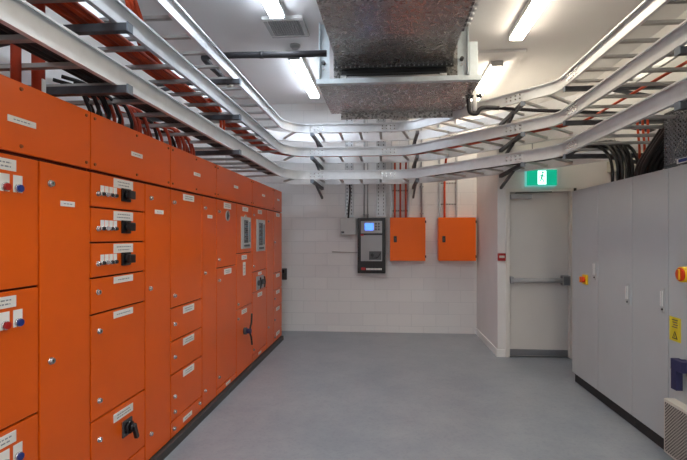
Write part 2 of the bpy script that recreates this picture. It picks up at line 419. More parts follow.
for key, lab in units:
    y0 = COLS[key[0]][0]; y1 = COLS[key[-1]][1]
    cab = empty('switchboard_cabinet', ((XF+XB)/2, (y0+y1)/2, 0), lab, 'cabinet', 'orange switchboard cabinets along the left side')
    b = MB(); b.box(XB, XF-.022, y0+.002, y1-.002, ZB-.005, ZT, 'orange', .003)
    b.box(XF-.0225, XF-.0212, y0+.004, y1-.004, ZB, ZT-.004, 'seam')
    b.build('body', cab)
    MB().box(XB+.02, XF+.028, y0, y1, 0, ZB-.008, 'plinth_grey').build('plinth', cab, 'dark recessed plinth')
    tp = MB().box(XF-.020, XF, y0+.004, y1-.004, ZS+.006, ZT, 'orange', .003).build('top_panel', cab)
    L = {'AB': ((7, 117), (39, 126), None), 'CD': (((131.5, 155.5)),), 'EF': ((197, 174.5),), 'GH': ((236, 187),), 'IJ': ((263.5, 195.5),), 'K': ((278.3, 200),)}[key]
    if key == 'AB': y, z = yz(22, 121.8); plate(tp, y, z, .155, .028, 1)
    else:
        y, z = yz(*{'CD': (136.8, 155), 'EF': (197, 174.5), 'GH': (236, 187), 'IJ': (263.5, 195.5), 'K': (278.3, 200)}[key]); plate(tp, y, z, .13, .028, 1)
    for yy in (y0+.035, y1-.035) if key != 'K' else (y0+.05,):
        screw(tp, yy, ZT-.03); screw(tp, yy, ZS+.036)
    if key in ('AB', 'CD', 'EF'): screw(tp, (y0+y1)/2, ZS+.036); screw(tp, (y0+y1)/2, ZT-.03)
    for c in key:
        a, e = COLS[c]; zs = DOORS[c]
        for i in range(len(zs)-1):
            z0, z1 = zs[i], zs[i+1]; top = (i == len(zs)-2)
            dr = MB().box(XF-.020, XF, a+.006, e-.006, z0+.005, z1-.005, 'orange', .0035).build('door', cab)
            if c == 'A':
                plate(dr, yz(5, 159)[0]-.02 if top else yz(5, 159)[0]-.02, z1-.05, .15, .05)
                lamp(dr, yz(5.3, 176)[0]-.005, z1-.135, 'red'); lamp(dr, yz(17.5, 178)[0], z1-.135, 'blue')
            elif c == 'B':
                lock(dr, *yz(50, 183.5), r=.014); lock(dr, *yz(50.5, 361), r=.014); y, z = yz(67.5, 204); plate(dr, y, z, .1, .027, 1)
            elif c == 'C':
                ym = (a+e)/2
                if i >= 4:
                    plate(dr, ym+.03, z1-.038, .2, .055); controls(dr, a+.10, z0+.098); lock(dr, a+.06, z0+.078, .012)
                elif i == 3: plate(dr, ym+.03, z1-.03, .2, .04, 1); lock(dr, a+.06, (z0+z1)/2+.02)
                elif i == 2: plate(dr, ym+.03, z1-.035, .2, .04, 1); lock(dr, a+.07, z1-.1); lock(dr, a+.07, z0+.1)
                elif i == 1: plate(dr, ym+.03, z1-.06, .2, .05, 2); lock(dr, a+.07, z1-.12); isolator(dr, *yz(126.5, 427))
                else: plate(dr, ym+.03, z1-.06, .12, .03, 1); lock(dr, a+.07, z1-.07)
            elif c == 'D':
                lock(dr, a+.07, 1.86); lock(dr, a+.06, 1.24); lock(dr, a+.07, .24); y, z = yz(159, 212); plate(dr, y, z, .12, .03, 1)
            elif c == 'E':
                ym = (a+e)/2
                if i >= 1: plate(dr, ym+.02, z1-.045, .2, .055 if i < 4 else .05)
                else: plate(dr, ym, (z0+z1)/2, .16, .035, 1)
                if top: lock(dr, a+.05, z1-.1); lock(dr, a+.06, z0+.09)
                elif i == 0: lock(dr, a+.05, (z0+z1)/2); lock(dr, e-.06, (z0+z1)/2+.02)
                else:
                    lock(dr, a+.06, (z0+z1)/2)
                    if i == 1: lock(dr, a+.06, z0+.06)
            elif c == 'F':
                lock(dr, a+.06, 1.85); lock(dr, a+.06, 1.27); lock(dr, a+.06, .22); y, z = yz(209.8, 216.7); plate(dr, y, z, .11, .03, 1)
            elif c == 'G':
                ym = (a+e)/2
                if top: plate(dr, ym+.01, z1-.05, .2, .06); ring(dr, ym+.01, z1-.15, .05, 'lightgrey'); lock(dr, a+.06, z1-.12); lock(dr, a+.06, z0+.08)
                elif i == 1: plate(dr, ym+.02, z1-.05, .2, .055); lock(dr, a+.06, z1-.12); lock(dr, a+.06, z0+.1)
                else: plate(dr, ym+.03, (z0+z1)/2, .12, .03, 1)
            elif c == 'H':
                ym = (a+e)/2
                if top: plate(dr, ym+.02, z1-.05, .2, .05); ring(dr, ym+.02, z1-.15, .035); meter(dr, ym+.03, (z0+z1)/2-.045, .33, .36)
                elif i == 1: plate(dr, ym-.02, z1-.05, .18, .05); plate(dr, ym-.02, z1-.18, .09, .15, 3); lock(dr, a+.05, z0+.06)
                else: plate(dr, ym-.02, z1-.05, .18, .05); lever(dr, ym-.02, .52); lock(dr, a+.05, z1-.1)
            elif c == 'I':
                ym = (a+e)/2
                if top: plate(dr, ym+.0, z1-.05, .18, .05); meter(dr, ym+.02, (z0+z1)/2+.05, .36, .40); lock(dr, a+.05, z1-.1); lock(dr, a+.05, z0+.07)
                elif i == 2: twin(dr, ym, (z0+z1)/2-.025); plate(dr, ym, z1-.035, .14, .035)
                elif i == 1: plate(dr, ym, z1-.05, .2, .05); lock(dr, a+.05, z0+.06)
                else: plate(dr, ym, (z0+z1)/2, .12, .03, 1)
            elif c == 'J':
                lock(dr, a+.08, 1.8); lock(dr, a+.08, .35)
            elif c == 'K':
                ym = (a+e)/2; plate(dr, ym, z1-.045, .2, .05)
                if i != 3: lock(dr, a+.06, (z0+z1)/2)

# ------------------------------------------------------------------ grey cabinets on the right
XR = 2.035
def rcab(segs, lab, top=2.095):
    y0 = segs[-1][0]; y1 = segs[0][1]
    c = empty('control_cabinet', (XR+.3, (y0+y1)/2, 0), lab, 'cabinet', 'grey control cabinets along the right side')
    MB().box(XR+.021, XR+.6, y0+.001, y1-.001, .1, top, 'grey_cab', .003).build('body', c)
    MB().box(XR+.03, XR+.58, y0+.002, y1-.002, 0, .1, 'plinth').build('plinth', c, 'black plinth')
    out = []
    for a, e in segs:
        out.append(MB().box(XR, XR+.020, a+.003, e-.003, .105, top-.003, 'grey_cab', .003).build('door', c))
    return c, out
def rhandle(d, y, z):
    m = MB(); m.box(XR-.010, XR, y-.014, y+.014, z-.09, z+.09, 'lightgrey', .005); m.box(XR-.026, XR-.010, y-.009, y+.009, z-.045, z+.075, 'white', .005)
    m.cyl((XR-.011, y, z-.065), (XR-.018, y, z-.065), .008, 'black', 10)
    m.build('door_handle', d, 'slim metal swing handle')
def estop(d, y, z, s):
    m = MB(); m.box(XR-.02*s, XR, y-.05*s, y+.05*s, z-.05*s, z+.05*s, 'yellow', .006*s)
    m.cyl((XR-.02*s, y, z), (XR-.05*s, y, z), .03*s, 'redknob', 18); m.box(XR-.065*s, XR-.05*s, y-.008*s, y+.008*s, z-.03*s, z+.03*s, 'redknob', .003)
    m.build('isolator_knob', d, 'red knob on yellow base')
def on_r(u, v): return onx(u, v, XR)
c1, ds = rcab([(4.48, 5.08), (3.88, 4.48)], 'wide grey two-door cabinet nearest the exit door, small yellow and red knob on it')
rhandle(ds[0], 4.53, on_r(597, 271)[1]); rhandle(ds[1], 3.93, on_r(632.5, 295)[1])
estop(ds[0], *on_r(586, 279.5), 1.0)
c2, ds = rcab([(3.40, 3.88)], 'grey one-door cabinet in the middle of the right row, plain but for a metal handle')
rhandle(ds[0], 3.45, on_r(666, 301)[1])
c3, ds = rcab([(2.70, 3.40)], 'grey cabinet nearest the camera, carrying yellow warning sticker, blue handle and lower mesh vent')
D3 = ds[0]
m = MB(); y, z = onx(677, 274.5, 1.9)
m.box(XR-.02, XR, y-.06, y+.06, z-.06, z+.06, 'yellow', .006); m.cyl((XR-.02, y, z), (XR-.11, y, z), .052, 'yellow', 20)
m.cyl((XR-.11, y, z), (XR-.12, y, z), .043, 'redknob', 18); m.box(XR-.13, XR-.12, y-.01, y+.01, z-.035, z+.035, 'redknob', .004)
m.build('isolator_knob', D3, 'large yellow isolator with red face')
# warning sticker
ya, za = on_r(669.3, 317); yb, zb = on_r(681, 339)
m = MB(); zc = (za+zb)/2-.0; hh = .075
m.box(XR-.002, XR, yb, ya-.004, zc-.095, zc+.075, 'stickeryellow')
yc = (ya+yb)/2
m.prism([(yc-.032, zc-.078), (yc+.028, zc-.078), (yc-.002, zc-.022)], 'x', XR-.0035, XR-.002, 'black')
m.prism([(yc-.020, zc-.071), (yc+.016, zc-.071), (yc-.002, zc-.036)], 'x', XR-.0045, XR-.0035, 'stickeryellow')
m.box(XR-.0052, XR-.0045, yc-.004, yc, zc-.066, zc-.046, 'black')
for k in range(4): m.box(XR-.0035, XR-.002, yc-.035+.006*(k % 2), yc+.03-.008*(k % 3), zc+.052-k*.017, zc+.058-k*.017, 'darkgrey')
m.build('warning_sticker', D3, 'yellow warning sticker with black triangle')
# blue swing handle
y, z = onx(677.5, 366, 1.97)
m = MB(); m.box(XR-.012, XR, y-.055, y+.045, z-.03, z+.035, 'navy', .003)
m.cyl((XR-.012, y, z), (XR-.05, y, z), .045, 'navy', 18); m.box(XR-.075, XR-.02, y-.06, y+.06, z-.035, z+.04, 'navy', .003)
m.box(XR-.074, XR-.03, y+.0, y+.058, z-.17, z+.0, 'navy', .003)
m.build('rotary_handle', D3, 'dark blue L-shaped rotary handle')
# lower mesh vent
m = MB(); zt = .45; m.box(XR-.075, XR, 2.80, 3.325, .07, zt, 'offwhite', .004); m.box(XR-.0775, XR-.075, 2.82, 3.31, .085, zt-.02, 'perf')
m.build('vent_cover', D3, 'perforated pale metal vent cover')
# mesh cage on top
def mesh_cage():
    x0, x1, y0, y1, z0, z1 = XR+.0, XR+.5, 2.72, 3.45, 2.10, 2.50
    g = empty('mesh_cage', ((x0+x1)/2, (y0+y1)/2, z0), 'dark expanded-metal mesh cage standing on top of the nearest grey cabinet', 'cage')
    fr = MB()
    for xx in (x0+.008, x1-.008):
        for yy in (y0+.008, y1-.008): fr.box(xx-.008, xx+.008, yy-.008, yy+.008, z0, z1, 'darkgrey')
    for zz in (z0+.008, z1-.008):
        for xx in (x0+.008, x1-.008): fr.box(xx-.008, xx+.008, y0, y1, zz-.008, zz+.008, 'darkgrey')
        for yy in (y0+.008, y1-.008): fr.box(x0, x1, yy-.008, yy+.008, zz-.008, zz+.008, 'darkgrey')
    fr.build('frame', g)
    def lattice(P, W, H, name):
        q = MB(); sp = .034; n = int((W+H)/sp)+1
        for k in range(-int(H/sp)-1, n):
            s = k*sp
            for sgn in (1, -1):
                # line a = s + t (t = height) clipped to [0, W]
                t0 = max(0, -s); t1 = min(H, W-s)
                if t1-t0 > .01:
                    a0, a1 = s+t0, s+t1
                    if sgn < 0: a0, a1 = W-a0, W-a1
                    q.bar(P(a0, t0), P(a1, t1), .006, .006, 'kick')
        q.build(name, g)
    lattice(lambda a, t: (x0+.004, y0+a, z0+t), y1-y0, z1-z0, 'mesh_panel')
    lattice(lambda a, t: (x0+a, y1-.004, z0+t), x1-x0, z1-z0, 'mesh_panel')
    b = MB(); b.box(x0+.08, x1-.05, y0+.06, y1-.08, z0, z1-.06, 'black', .01); b.build('inner_unit', g, 'dark unit inside the mesh')
    MB().box(x0-.004, x0, 3.06, 3.30, z0+.005, z0+.04, 'plate').box(x0-.005, x0-.004, 3.08, 3.28, z0+.012, z0+.034, 'blue').build('label_plate', g, 'small blue and white label')
mesh_cage()

# ------------------------------------------------------------------ back wall equipment
def pb_(u, v, Y): return ony(u, v, Y)
def orange_box(u0, v0, u1, v1, lab):
    Yf = YW1-.2; x0, z1 = ony(u0, v0, Yf); x1, z0 = ony(u1, v1, Yf)
    g = empty('wall_enclosure', ((x0+x1)/2, YW1-.1, z0), lab, 'electrical box', 'orange boxes on the back wall')
    MB().box(x0+.006, x1-.006, Yf+.022, YW1-.0, z0+.006, z1-.006, 'orange_box', .004).build('body', g)
    dr = MB().box(x0, x1, Yf, Yf+.02, z0, z1, 'orange_box', .006).build('door', g)
    h = MB(); xx = x0+.085; zz = (z0+z1)/2
    h.box(xx-.025, xx+.025, Yf-.006, Yf, zz-.05, zz+.05, 'black', .004); h.box(xx-.012, xx+.012, Yf-.014, Yf-.006, zz-.03, zz+.025, 'darkgrey', .003)
    h.build('latch', dr, 'black recessed latch')
    for s in (z0+.07, z1-.07):
        MB().box(x1-.008, x1+.012, Yf-.004, Yf+.03, s-.02, s+.02, 'black', .003).build('hinge', dr, 'small black hinge')
    return x0, x1, z0, z1
B1 = orange_box(390, 217.5, 425.5, 261, 'orange wall box beside the black controller, three orange cables entering its top')
B2 = orange_box(438.5, 217.5, 476, 261, 'orange wall box next to the wall corner, a single orange cable entering its top')
# controller
Yf = YW1-.16; x0, z1 = ony(357.5, 218, Yf); x1, z0 = ony(385.5, 273.5, Yf)
g = empty('controller', ((x0+x1)/2, YW1-.08, z0), 'black framed wall controller with a small blue screen', 'controller')
b = MB(); b.box(x0, x1, Yf, YW1, z0, z1, 'black', .008); b.build('housing', g)
W = x1-x0; H = z1-z0
MB().box(x0+.055, x1-.055, Yf-.008, Yf, z1-.25, z1-.05, 'midgrey', .004).build('display_panel', g, 'grey panel round the screen')
s_ = MB().box(x0+.12, x0+.26, Yf-.012, Yf-.008, z1-.20, z1-.085, 'screen', .002).build('screen', g, 'small lit blue screen')
k = MB()
for i in range(3):
    for j in range(2): k.box(x0+.285+.045*j, x0+.315+.045*j, Yf-.012, Yf-.008, z1-.2+.045*i, z1-.17+.045*i, 'darkgrey', .002)
k.build('keypad', g, 'small dark keys')
MB().box(x0+.055, x1-.055, Yf-.006, Yf, z0+.2, z1-.28, 'midgrey', .003).build('cover_plate', g, 'grey lower cover')
m = MB(); m.box(x0+.19, x1-.065, Yf-.010, Yf-.006, z0+.22, z0+.36, 'darkgrey', .002); m.cyl((x0+.24, Yf-.01, z0+.3), (x0+.24, Yf-.035, z0+.3), .025, 'black')
m.box(x0+.232, x0+.248, Yf-.045, Yf-.03, z0+.25, z0+.34, 'black', .003)
m.tube(smooth([(x0+.3, Yf-.012, z0+.25), (x0+.34, Yf-.014, z0+.27), (x0+.37, Yf-.012, z0+.33)]), .006, 'black', 6)
m.build('rotary_switch', g, 'black rotary switch on dark plate')
m = MB(); m.box(x0+.06, x0+.13, Yf-.004, Yf, z0+.055, z0+.095, 'red'); xx = x0+.145
while xx < x1-.07: m.box(xx, xx+.018, Yf-.004, Yf, z0+.055, z0+.085, 'white'); xx += .023
m.box(x0+.05, x0+.10, Yf-.007, Yf-.004, z1-.29, z1-.265, 'red')
m.build('name_strip', g, 'red and white lettering strip')
CX0, CX1, CZ1 = x0, x1, z1
# grey junction box
Yf = YW1-.12; x0, z1 = ony(340, 218, Yf); x1, z0 = ony(356, 235, Yf)
g = empty('junction_box', ((x0+x1)/2, YW1-.06, z0), 'small pale grey junction box on the wall beside the black controller', 'junction box')
MB().box(x0, x1, Yf+.02, YW1, z0, z1, 'lightgrey', .006).build('body', g); MB().box(x0+.004, x1-.004, Yf, Yf+.018, z0+.004, z1-.004, 'lightgrey', .008).build('lid', g)
MB().box(x0+.02, x0+.07, Yf-.003, Yf, z0+.03, z0+.06, 'black').build('badge', g, 'small black sticker')
JX = (x0+x1)/2; JZ = z1
# black switch by cabinet end
x, z = ony(284.8, 273, YW1)
m = MB(); m.box(x-.04, x+.04, YW1-.05, YW1, z-.11, z+.08, 'darkgrey', .006); m.box(x-.03, x+.02, YW1-.09, YW1-.05, z-.0, z+.07, 'black', .008)
m.build('wall_switch', label='small black switch on the back wall just past the orange cabinets', cat='switch')
# pencil-thin surface cable
x0, z = ony(332, 252.5, YW1); x1, _ = ony(357.5, 252.5, YW1)
MB().cyl((x0, YW1-.006, z+.01), (x1, YW1-.006, z), .006, 'pencil', 8).build('surface_cable', label='thin pale cable running along the blockwork to the black controller', cat='cable')
# vertical perforated channels
def channel(uc, wd, vtop, vbot, mt, lab, holes=True):
    Y = YW1; x, zt = ony(uc, vtop, Y); _, zb = ony(uc, vbot, Y)
    m = MB(); m.box(x-wd/2, x+wd/2, Y-.006, Y, zb, zt, mt)
    for s in (-1, 1): m.box(x+s*wd/2-.003, x+s*wd/2+.003, Y-.04, Y, zb, zt, mt)
    if holes:
        z = zb+.04; k = 0
        while z < zt-.03:
            for s in (-.28, .28): m.box(x+s*wd-.007, x+s*wd+.007, Y-.0075, Y-.006, z, z+.03, 'darkgrey')
            z += .06; k += 1
    return m.build('wall_cable_tray', label=lab, cat='cable tray', group='vertical trays on the back wall')
channel(349.3, .13, 104, 217, 'galv', 'narrow upright perforated tray above the small grey junction box')
channel(381, .15, 104, 217, 'galv', 'upright perforated tray above the right edge of the black controller')
for k, u in enumerate((364.2, 367.6)):
    x, zt = ony(u, 104, YW1); m = MB(); m.cyl((x, YW1-.03, CZ1), (x, YW1-.03, zt), .010, 'midgrey', 10)
    for z in (CZ1+.05, CZ1+.55, CZ1+1.1): m.box(x-.02, x+.02, YW1-.045, YW1, z, z+.02, 'midgrey', .003)
    m.build('conduit', label='slim grey upright conduit, one of a close pair, entering the black controller', cat='conduit', group='twin conduits above controller')
x, zt = ony(421.5, 104, YW1); m = MB(); m.cyl((x, YW1-.03, B1[3]), (x, YW1-.03, zt), .016, 'midgrey', 10)
for z in (B1[3]+.06, B1[3]+.5, B1[3]+1.0): m.box(x-.03, x+.03, YW1-.05, YW1, z, z+.02, 'midgrey', .003)
m.build('conduit', label='grey upright conduit at the right end of the left orange wall box', cat='conduit')
# wall ladders with orange cables
def wall_ladder(u0, u1, lab, rungs):
    x0, zt = ony(u0, 110, YW1); x1, _ = ony(u1, 110, YW1); zb = B1[3]+.02
    g = empty('wall_ladder', ((x0+x1)/2, YW1-.03, zb), lab, 'cable ladder', 'upright ladders above the orange wall boxes')
    for x in (x0, x1): MB().box(x-.012, x+.012, YW1-.05, YW1, zb, zt, 'galv', .002).build('side_rail', g)
    for v in rungs:
        z = ony(u0, v, YW1)[1]; m = MB(); m.box(x0+.012, x1-.012, YW1-.045, YW1-.03, z-.012, z+.012, 'rung', .002)
        n = 6
        for k in range(n):
            xx = x0+.03+(x1-x0-.06)*k/(n-1); m.cyl((xx, YW1-.051, z), (xx, YW1-.044, z), .007, 'black', 8)
        m.build('rung', g)
    return x0, x1
wall_ladder(391.5, 408.5, 'upright cable ladder above the left orange wall box, carrying three orange cables', (120, 136, 150, 191, 211))
wall_ladder(439.5, 456.5, 'upright cable ladder above the right orange wall box, carrying one orange cable', (120, 136, 150, 183.5, 204.5))

# ------------------------------------------------------------------ cable ladders (3 tiers)
TIER = [2.545, 2.88, 3.22]           # rail top heights, lowest first
RH = .13; XI = -1.475; YI = 6.39; XO = 1.79; TW = .60
def fillet(p, c, q, r, n=10):
    p, c, q = Vector(p), Vector(c), Vector(q); a = (p-c).normalized(); b = (q-c).normalized()
    ang = a.angle(b); t = r/math.tan(ang/2); s = c+a*t; e = c+b*t; cen = c+(a+b).normalized()*(r/math.sin(ang/2))
    a0 = math.atan2(s.y-cen.y, s.x-cen.x); a1 = math.atan2(e.y-cen.y, e.x-cen.x); dl = a1-a0
    while dl > PI: dl -= 2*PI
    while dl < -PI: dl += 2*PI
    return [(cen.x+r*math.cos(a0+dl*k/n), cen.y+r*math.sin(a0+dl*k/n)) for k in range(n+1)]
P0 = (XI, .2); C1 = (XI, YI); C2 = (.30, YI); C3 = (XO, 4.78); P4 = (XO, .4)
F1 = fillet(P0, C1, C2, .42); F2 = fillet(C1, C2, C3, .45); F3 = fillet(C2, C3, P4, .35)
LEFT = [P0, (XI, F1[0][1])]
BACK = F1+F2+F3
RIGHT = [F3[-1], P4]
def resample(path, step, start):
    out = []; acc = start; pos = 0
    for i in range(len(path)-1):
        a = Vector(path[i]); b = Vector(path[i+1]); L = (b-a).length
        if L < 1e-6: continue
        d = (b-a)/L; n = Vector((-d.y, d.x))
        while acc <= pos+L:
            out.append((a+d*(acc-pos), n)); acc += step
        pos += L
    return out
def shift(path, off):
    out = []
    for i, p in enumerate(path):
        a = path[max(i-1, 0)]; b = path[min(i+1, len(path)-1)]
        d = Vector((b[0]-a[0], b[1]-a[1])).normalized(); out.append((p[0]-d.y*off, p[1]+d.x*off))
    return out
def rail(g, path, zt, side):
    # C profile; side=-1 flanges face right of travel (towards the aisle), +1 face left
    t = .005; f = .028
    pr = [(0, zt), (side*f, zt), (side*f, zt-.012), (side*(f-t), zt-.012), (side*(f-t), zt-t), (side*t, zt-t), (side*t, zt-RH+t), (side*(f-t), zt-RH+t), (side*f, zt-RH+t), (side*f, zt-RH), (0, zt-RH)]
    MB().sweep(path, pr, 'rail').build('side_rail', g)
def splice(g, p, n, d, zt):
    # joint plate with bolts on the aisle face
    m = MB(); c = Vector((p[0], p[1], 0)); D = Vector((d[0], d[1], 0)); N = Vector((n[0], n[1], 0))
    a = c-D*.11-N*.008; b = c+D*.11-N*.008
    m.bar((a.x, a.y, zt-RH/2), (b.x, b.y, zt-RH/2), .004, .085, 'rail')
    for k in (-.085, -.03, .03, .085):
        for zz in (-.02, .02):
            q = c+D*k-N*.010; m.cyl((q.x, q.y, zt-RH/2+zz), (q.x-N.x*.012, q.y-N.y*.012, zt-RH/2+zz), .009, 'chrome', 8)
    m.build('splice_plate', g, 'bolted joint plate')
def ladder(path, zt, lab, start, splices=()):
    mid = path[len(path)//2]
    g = empty('cable_ladder', (mid[0], mid[1], zt-RH), lab, 'cable ladder', 'stacked cable ladders')
    rail(g, path, zt, -1); rail(g, shift(path, TW), zt, 1)
    for p, n in resample(path, .30, start):
        a = p+n*.004; b = p+n*(TW-.004)
        m = MB(); m.bar((a.x, a.y, zt-.095), (b.x, b.y, zt-.095), .036, .022, 'rung'); m.build('rung', g)
    for p, n in splices: splice(g, p, n, (n[1], -n[0]), zt)
    return g
names = ['lowest', 'middle', 'topmost']
Dd = (Vector(C3)-Vector(C2)).normalized(); Nd = Vector((-Dd.y, Dd.x))
for i, zt in enumerate(TIER):
    ladder(LEFT, zt, names[i]+' of the three straight cable ladders running above the orange cabinets', .1)
    q = Vector(C2)+Dd*(Vector(C3)-Vector(C2)).length*.76
    ladder(BACK, zt, names[i]+' of the three bent cable ladders crossing in front of the back wall', .12,
           [((-1.02, YI), (0, 1)), ((.02, YI), (0, 1)), (tuple(q), tuple(Nd))])
    ladder(RIGHT, zt, names[i]+' of the three straight cable ladders running above the grey cabinets', .1, [((XO, 4.44), (1, 0))])

# cantilever brackets
def bracket(root, tip, zt, lab, grp, brace=True, w=.042):
    # arm from wall point root to free end tip (x, y), just under the ladder
    z = zt-RH-.022
    mx = (root[0]+tip[0])/2; my = (root[1]+tip[1])/2
    g = empty('cantilever_bracket', (root[0], root[1], z), lab, 'bracket', grp)
    a = MB(); a.bar((root[0], root[1], z), (tip[0], tip[1], z), w, w, 'strut_dark'); a.build('arm', g)
    d = Vector((tip[0]-root[0], tip[1]-root[1], 0)).normalized()
    c = MB(); t = Vector((tip[0], tip[1], z)); c.bar(t-d*.004, t+d*.004, w+.008, w+.008, 'strut_cap'); c.build('end_cap', g, 'grey end cap')
    if brace:
        r = Vector((root[0], root[1], z)); L = (Vector((tip[0], tip[1], z))-r).length
        b = MB(); b.bar(r+d*.01+Vector((0, 0, -.16)), r+d*(L*.62)+Vector((0, 0, -w*.4)), .03, .03, 'strut_dark'); b.build('brace', g)
st = {2.31: 'near the front', 4.13: 'at mid length', 5.95: 'at the far end'}
for y in (2.31, 4.13):
    for i, zt in enumerate(TIER):
        bracket((XW0, y), (-1.39, y), zt, 'dark steel arm %s of the left ladder run, under the %s ladder' % (st[y], names[i]), 'dark steel arms under the left ladders')
for x in (-1.08, .43):
    for i, zt in enumerate(TIER):
        bracket((x, YW1), (x, YI-.03), zt, 'dark steel arm %s, under the %s ladder' % ('on the back wall near the orange cabinets' if x < 0 else 'above the left orange wall box', names[i]), 'dark steel arms on the back wall')
for i, zt in enumerate(TIER):
    if zt-RH < BZ-.0:
        bracket((1.50, BY), (1.50, 5.06), zt, 'dark steel arm on the wall left of the exit sign, under the %s ladder' % names[i], 'dark steel arms beside the exit sign')
for y in (2.86, 4.60):
    for i, zt in enumerate(TIER):
        bracket((XW1, y), (1.765, y), zt, 'dark steel arm %s of the right ladder run, under the %s ladder' % ('near the front' if y < 3 else 'at the far end', names[i]), 'dark steel arms under the right ladders')

# ------------------------------------------------------------------ cables
def cable(pts, r, m, name, lab, grp, n=6, seg=8):
    return MB().tube(smooth(pts, n), r, m, seg).build(name, label=lab, cat='cable', group=grp)
def along(off, z, part, jit=.0):
    # points along the ladder path at offset from the inner rail
    pts = []
    for k, (x, y) in enumerate(shift(part, off)): pts.append((x+random.uniform(-jit, jit), y+random.uniform(-jit, jit), z))
    return pts
def z_on(i, r): return TIER[i]-.095+.011+r
def dense(a, b, n): return [(a[0]+(b[0]-a[0])*k/n, a[1]+(b[1]-a[1])*k/n) for k in range(n+1)]
fullpath = dense(P0, F1[0], 10)[:-1]+F1+dense(F1[-1], F2[0], 3)[1:-1]+F2+dense(F2[-1], F3[0], 3)[1:-1]+F3+dense(F3[-1], P4, 6)[1:]
nL = 10; nB = nL+11+2+11+2+11
# orange cables on the middle ladder, whole way round
for k in range(6):
    r = .012; off = .14+k*.03
    end = len(fullpath) if k == 5 else (nB-8 if k > 2 else nL+19)
    cable(along(off, z_on(1, r), fullpath[:end], .006), r, 'orangecable' if k % 3 else 'redcable', 'power_cable', 'orange cable lying along the middle cable ladder, one of many side by side', 'orange cables on the middle ladder', 3, 7)
for k in range(2):
    r = .012; off = .20+k*.05
    cable(along(off, z_on(1, r)+.022, fullpath[:nL+8], .01), r, 'orangecable', 'power_cable', 'orange cable lying on top of the others on the left middle ladder', 'upper orange cables on left middle ladder', 3, 7)
for k in range(4):
    r = .014
    cable(along(.02+k*.03, z_on(1, r), fullpath[nL+5:nL+19], .004), r, 'orangecable' if k % 2 else 'redcable', 'power_cable', 'orange cable lying close behind the front rail of the middle back ladder', 'orange cables behind the middle back rail', 3, 7)
# black cables on the lowest ladder
for k in range(6):
    r = .014; off = .03+k*.034
    cable(along(off, z_on(0, r), fullpath[:nB-2 if k < 4 else nL+4], .006), r, 'blackcable', 'power_cable', 'black cable lying along the lowest cable ladder above the orange cabinets', 'black cables on the lowest ladder', 3, 7)
for k in range(3):
    r = .014; off = .05+k*.05
    cable(along(off, z_on(0, r)+.027, fullpath[:nL+2], .012), r, 'blackcable', 'power_cable', 'black cable in the upper layer of the lowest left ladder', 'upper black cables on lowest left ladder', 3, 7)
# black cables on the lowest ladder from diagonal to the grey cabinets, bending down
for k in range(12):
    r = .014; off = .12+(k % 6)*.042
    q = along(off, z_on(0, r)+(.03 if k > 5 else 0), fullpath[nL+13+8:nB-8], .004)
    ex = 2.10+.026*(k % 6)+random.uniform(-.012, .012); ey = 4.34-.11*(k//6)-.03*(k % 3)
    q += [(1.92+.014*(k % 6), 4.80, z_on(0, r)+.02), (ex-.04+random.uniform(-.02, .02), ey+.22, z_on(0, r)+random.uniform(-.01, .03)), (ex-.01, ey+.08, 2.39), (ex, ey+.01, 2.26), (ex, ey, 2.095)]
    cable(q, r, 'blackcable', 'power_cable', 'black cable arching off the lowest ladder down into the grey two-door cabinet', 'black cables dropping to the two-door grey cabinet', 4, 8)
for k in range(12):
    r = .02; x = 2.12+.042*(k % 4); y = 3.98-.05*(k//4)
    cable([(x, y, 2.095), (x, y-.05, 2.2), (x+.02, y-.22, 2.36), (x+.05, y-.42, z_on(0, r)+.02), (x+.08, y-.8, z_on(0, r)), (x+.1, y-1.5, z_on(0, r))], r, 'blackcable', 'power_cable',
          'thick black cable in the slanting bundle above the middle of the grey cabinets', 'thick black cable bundle above grey cabinets')
for k in range(3):
    x = 2.30+.045*k
    cable([(x, 4.30, 2.80), (x, 4.29, 2.6), (x+.005, 4.27, 2.4), (x, 4.26, 2.095)], .011, 'orangecable', 'power_cable', 'orange cable dropping behind the lowest right ladder into the grey cabinets', 'orange drops on the right')
# drops from ladder to the orange cabinets
for k in range(26):
    y = 2.72+k*.055+random.uniform(-.015, .015); x = -1.73-random.uniform(0, .16); r = .012
    zz = z_on(0, r)+.02
    cable([(x-.05, y-.16, zz), (x-.02, y-.06, zz-.01), (x, y-.01, zz-.10), (x, y, 2.33), (x, y, ZT)], r, 'redcable' if k % 4 else 'blackcable', 'power_cable',
          'red-brown or black cable dropping from the lowest ladder into the orange cabinet tops', 'vertical cable drops above the orange cabinets', 5, 7)
for k in range(6):
    y = 2.50+k*.045; x = -1.70-random.uniform(0, .1); r = .011; zz = z_on(0, r)
    cable([(x-.1, y-.15, zz+.02), (x-.02, y-.05, zz+.0), (x, y, zz-.08), (x+.01, y+.01, 2.35), (x, y, ZT)], r, 'blackcable', 'power_cable', 'black looping cable entering the cabinet with the push buttons', 'looping black cables over the second cabinet', 5, 7)
# two fat red-brown risers on the near left
for k, (y, x) in enumerate(((2.03, -1.80), (2.17, -1.80))):
    m = MB(); m.tube([(x, y, ZT), (x, y, 2.7), (x, y, 3.1), (x, y, ZC)], .022 if k == 0 else .03, 'redcable', 14)
    if k: m.box(x+.027, x+.033, y-.012, y+.012, 2.34, 2.41, 'plate')
    m.build('riser_cable', label=('thick red-brown riser cable with small white tag' if k else 'thick red-brown riser cable without a tag, left one of the pair'), cat='cable', group='thick risers at near left')
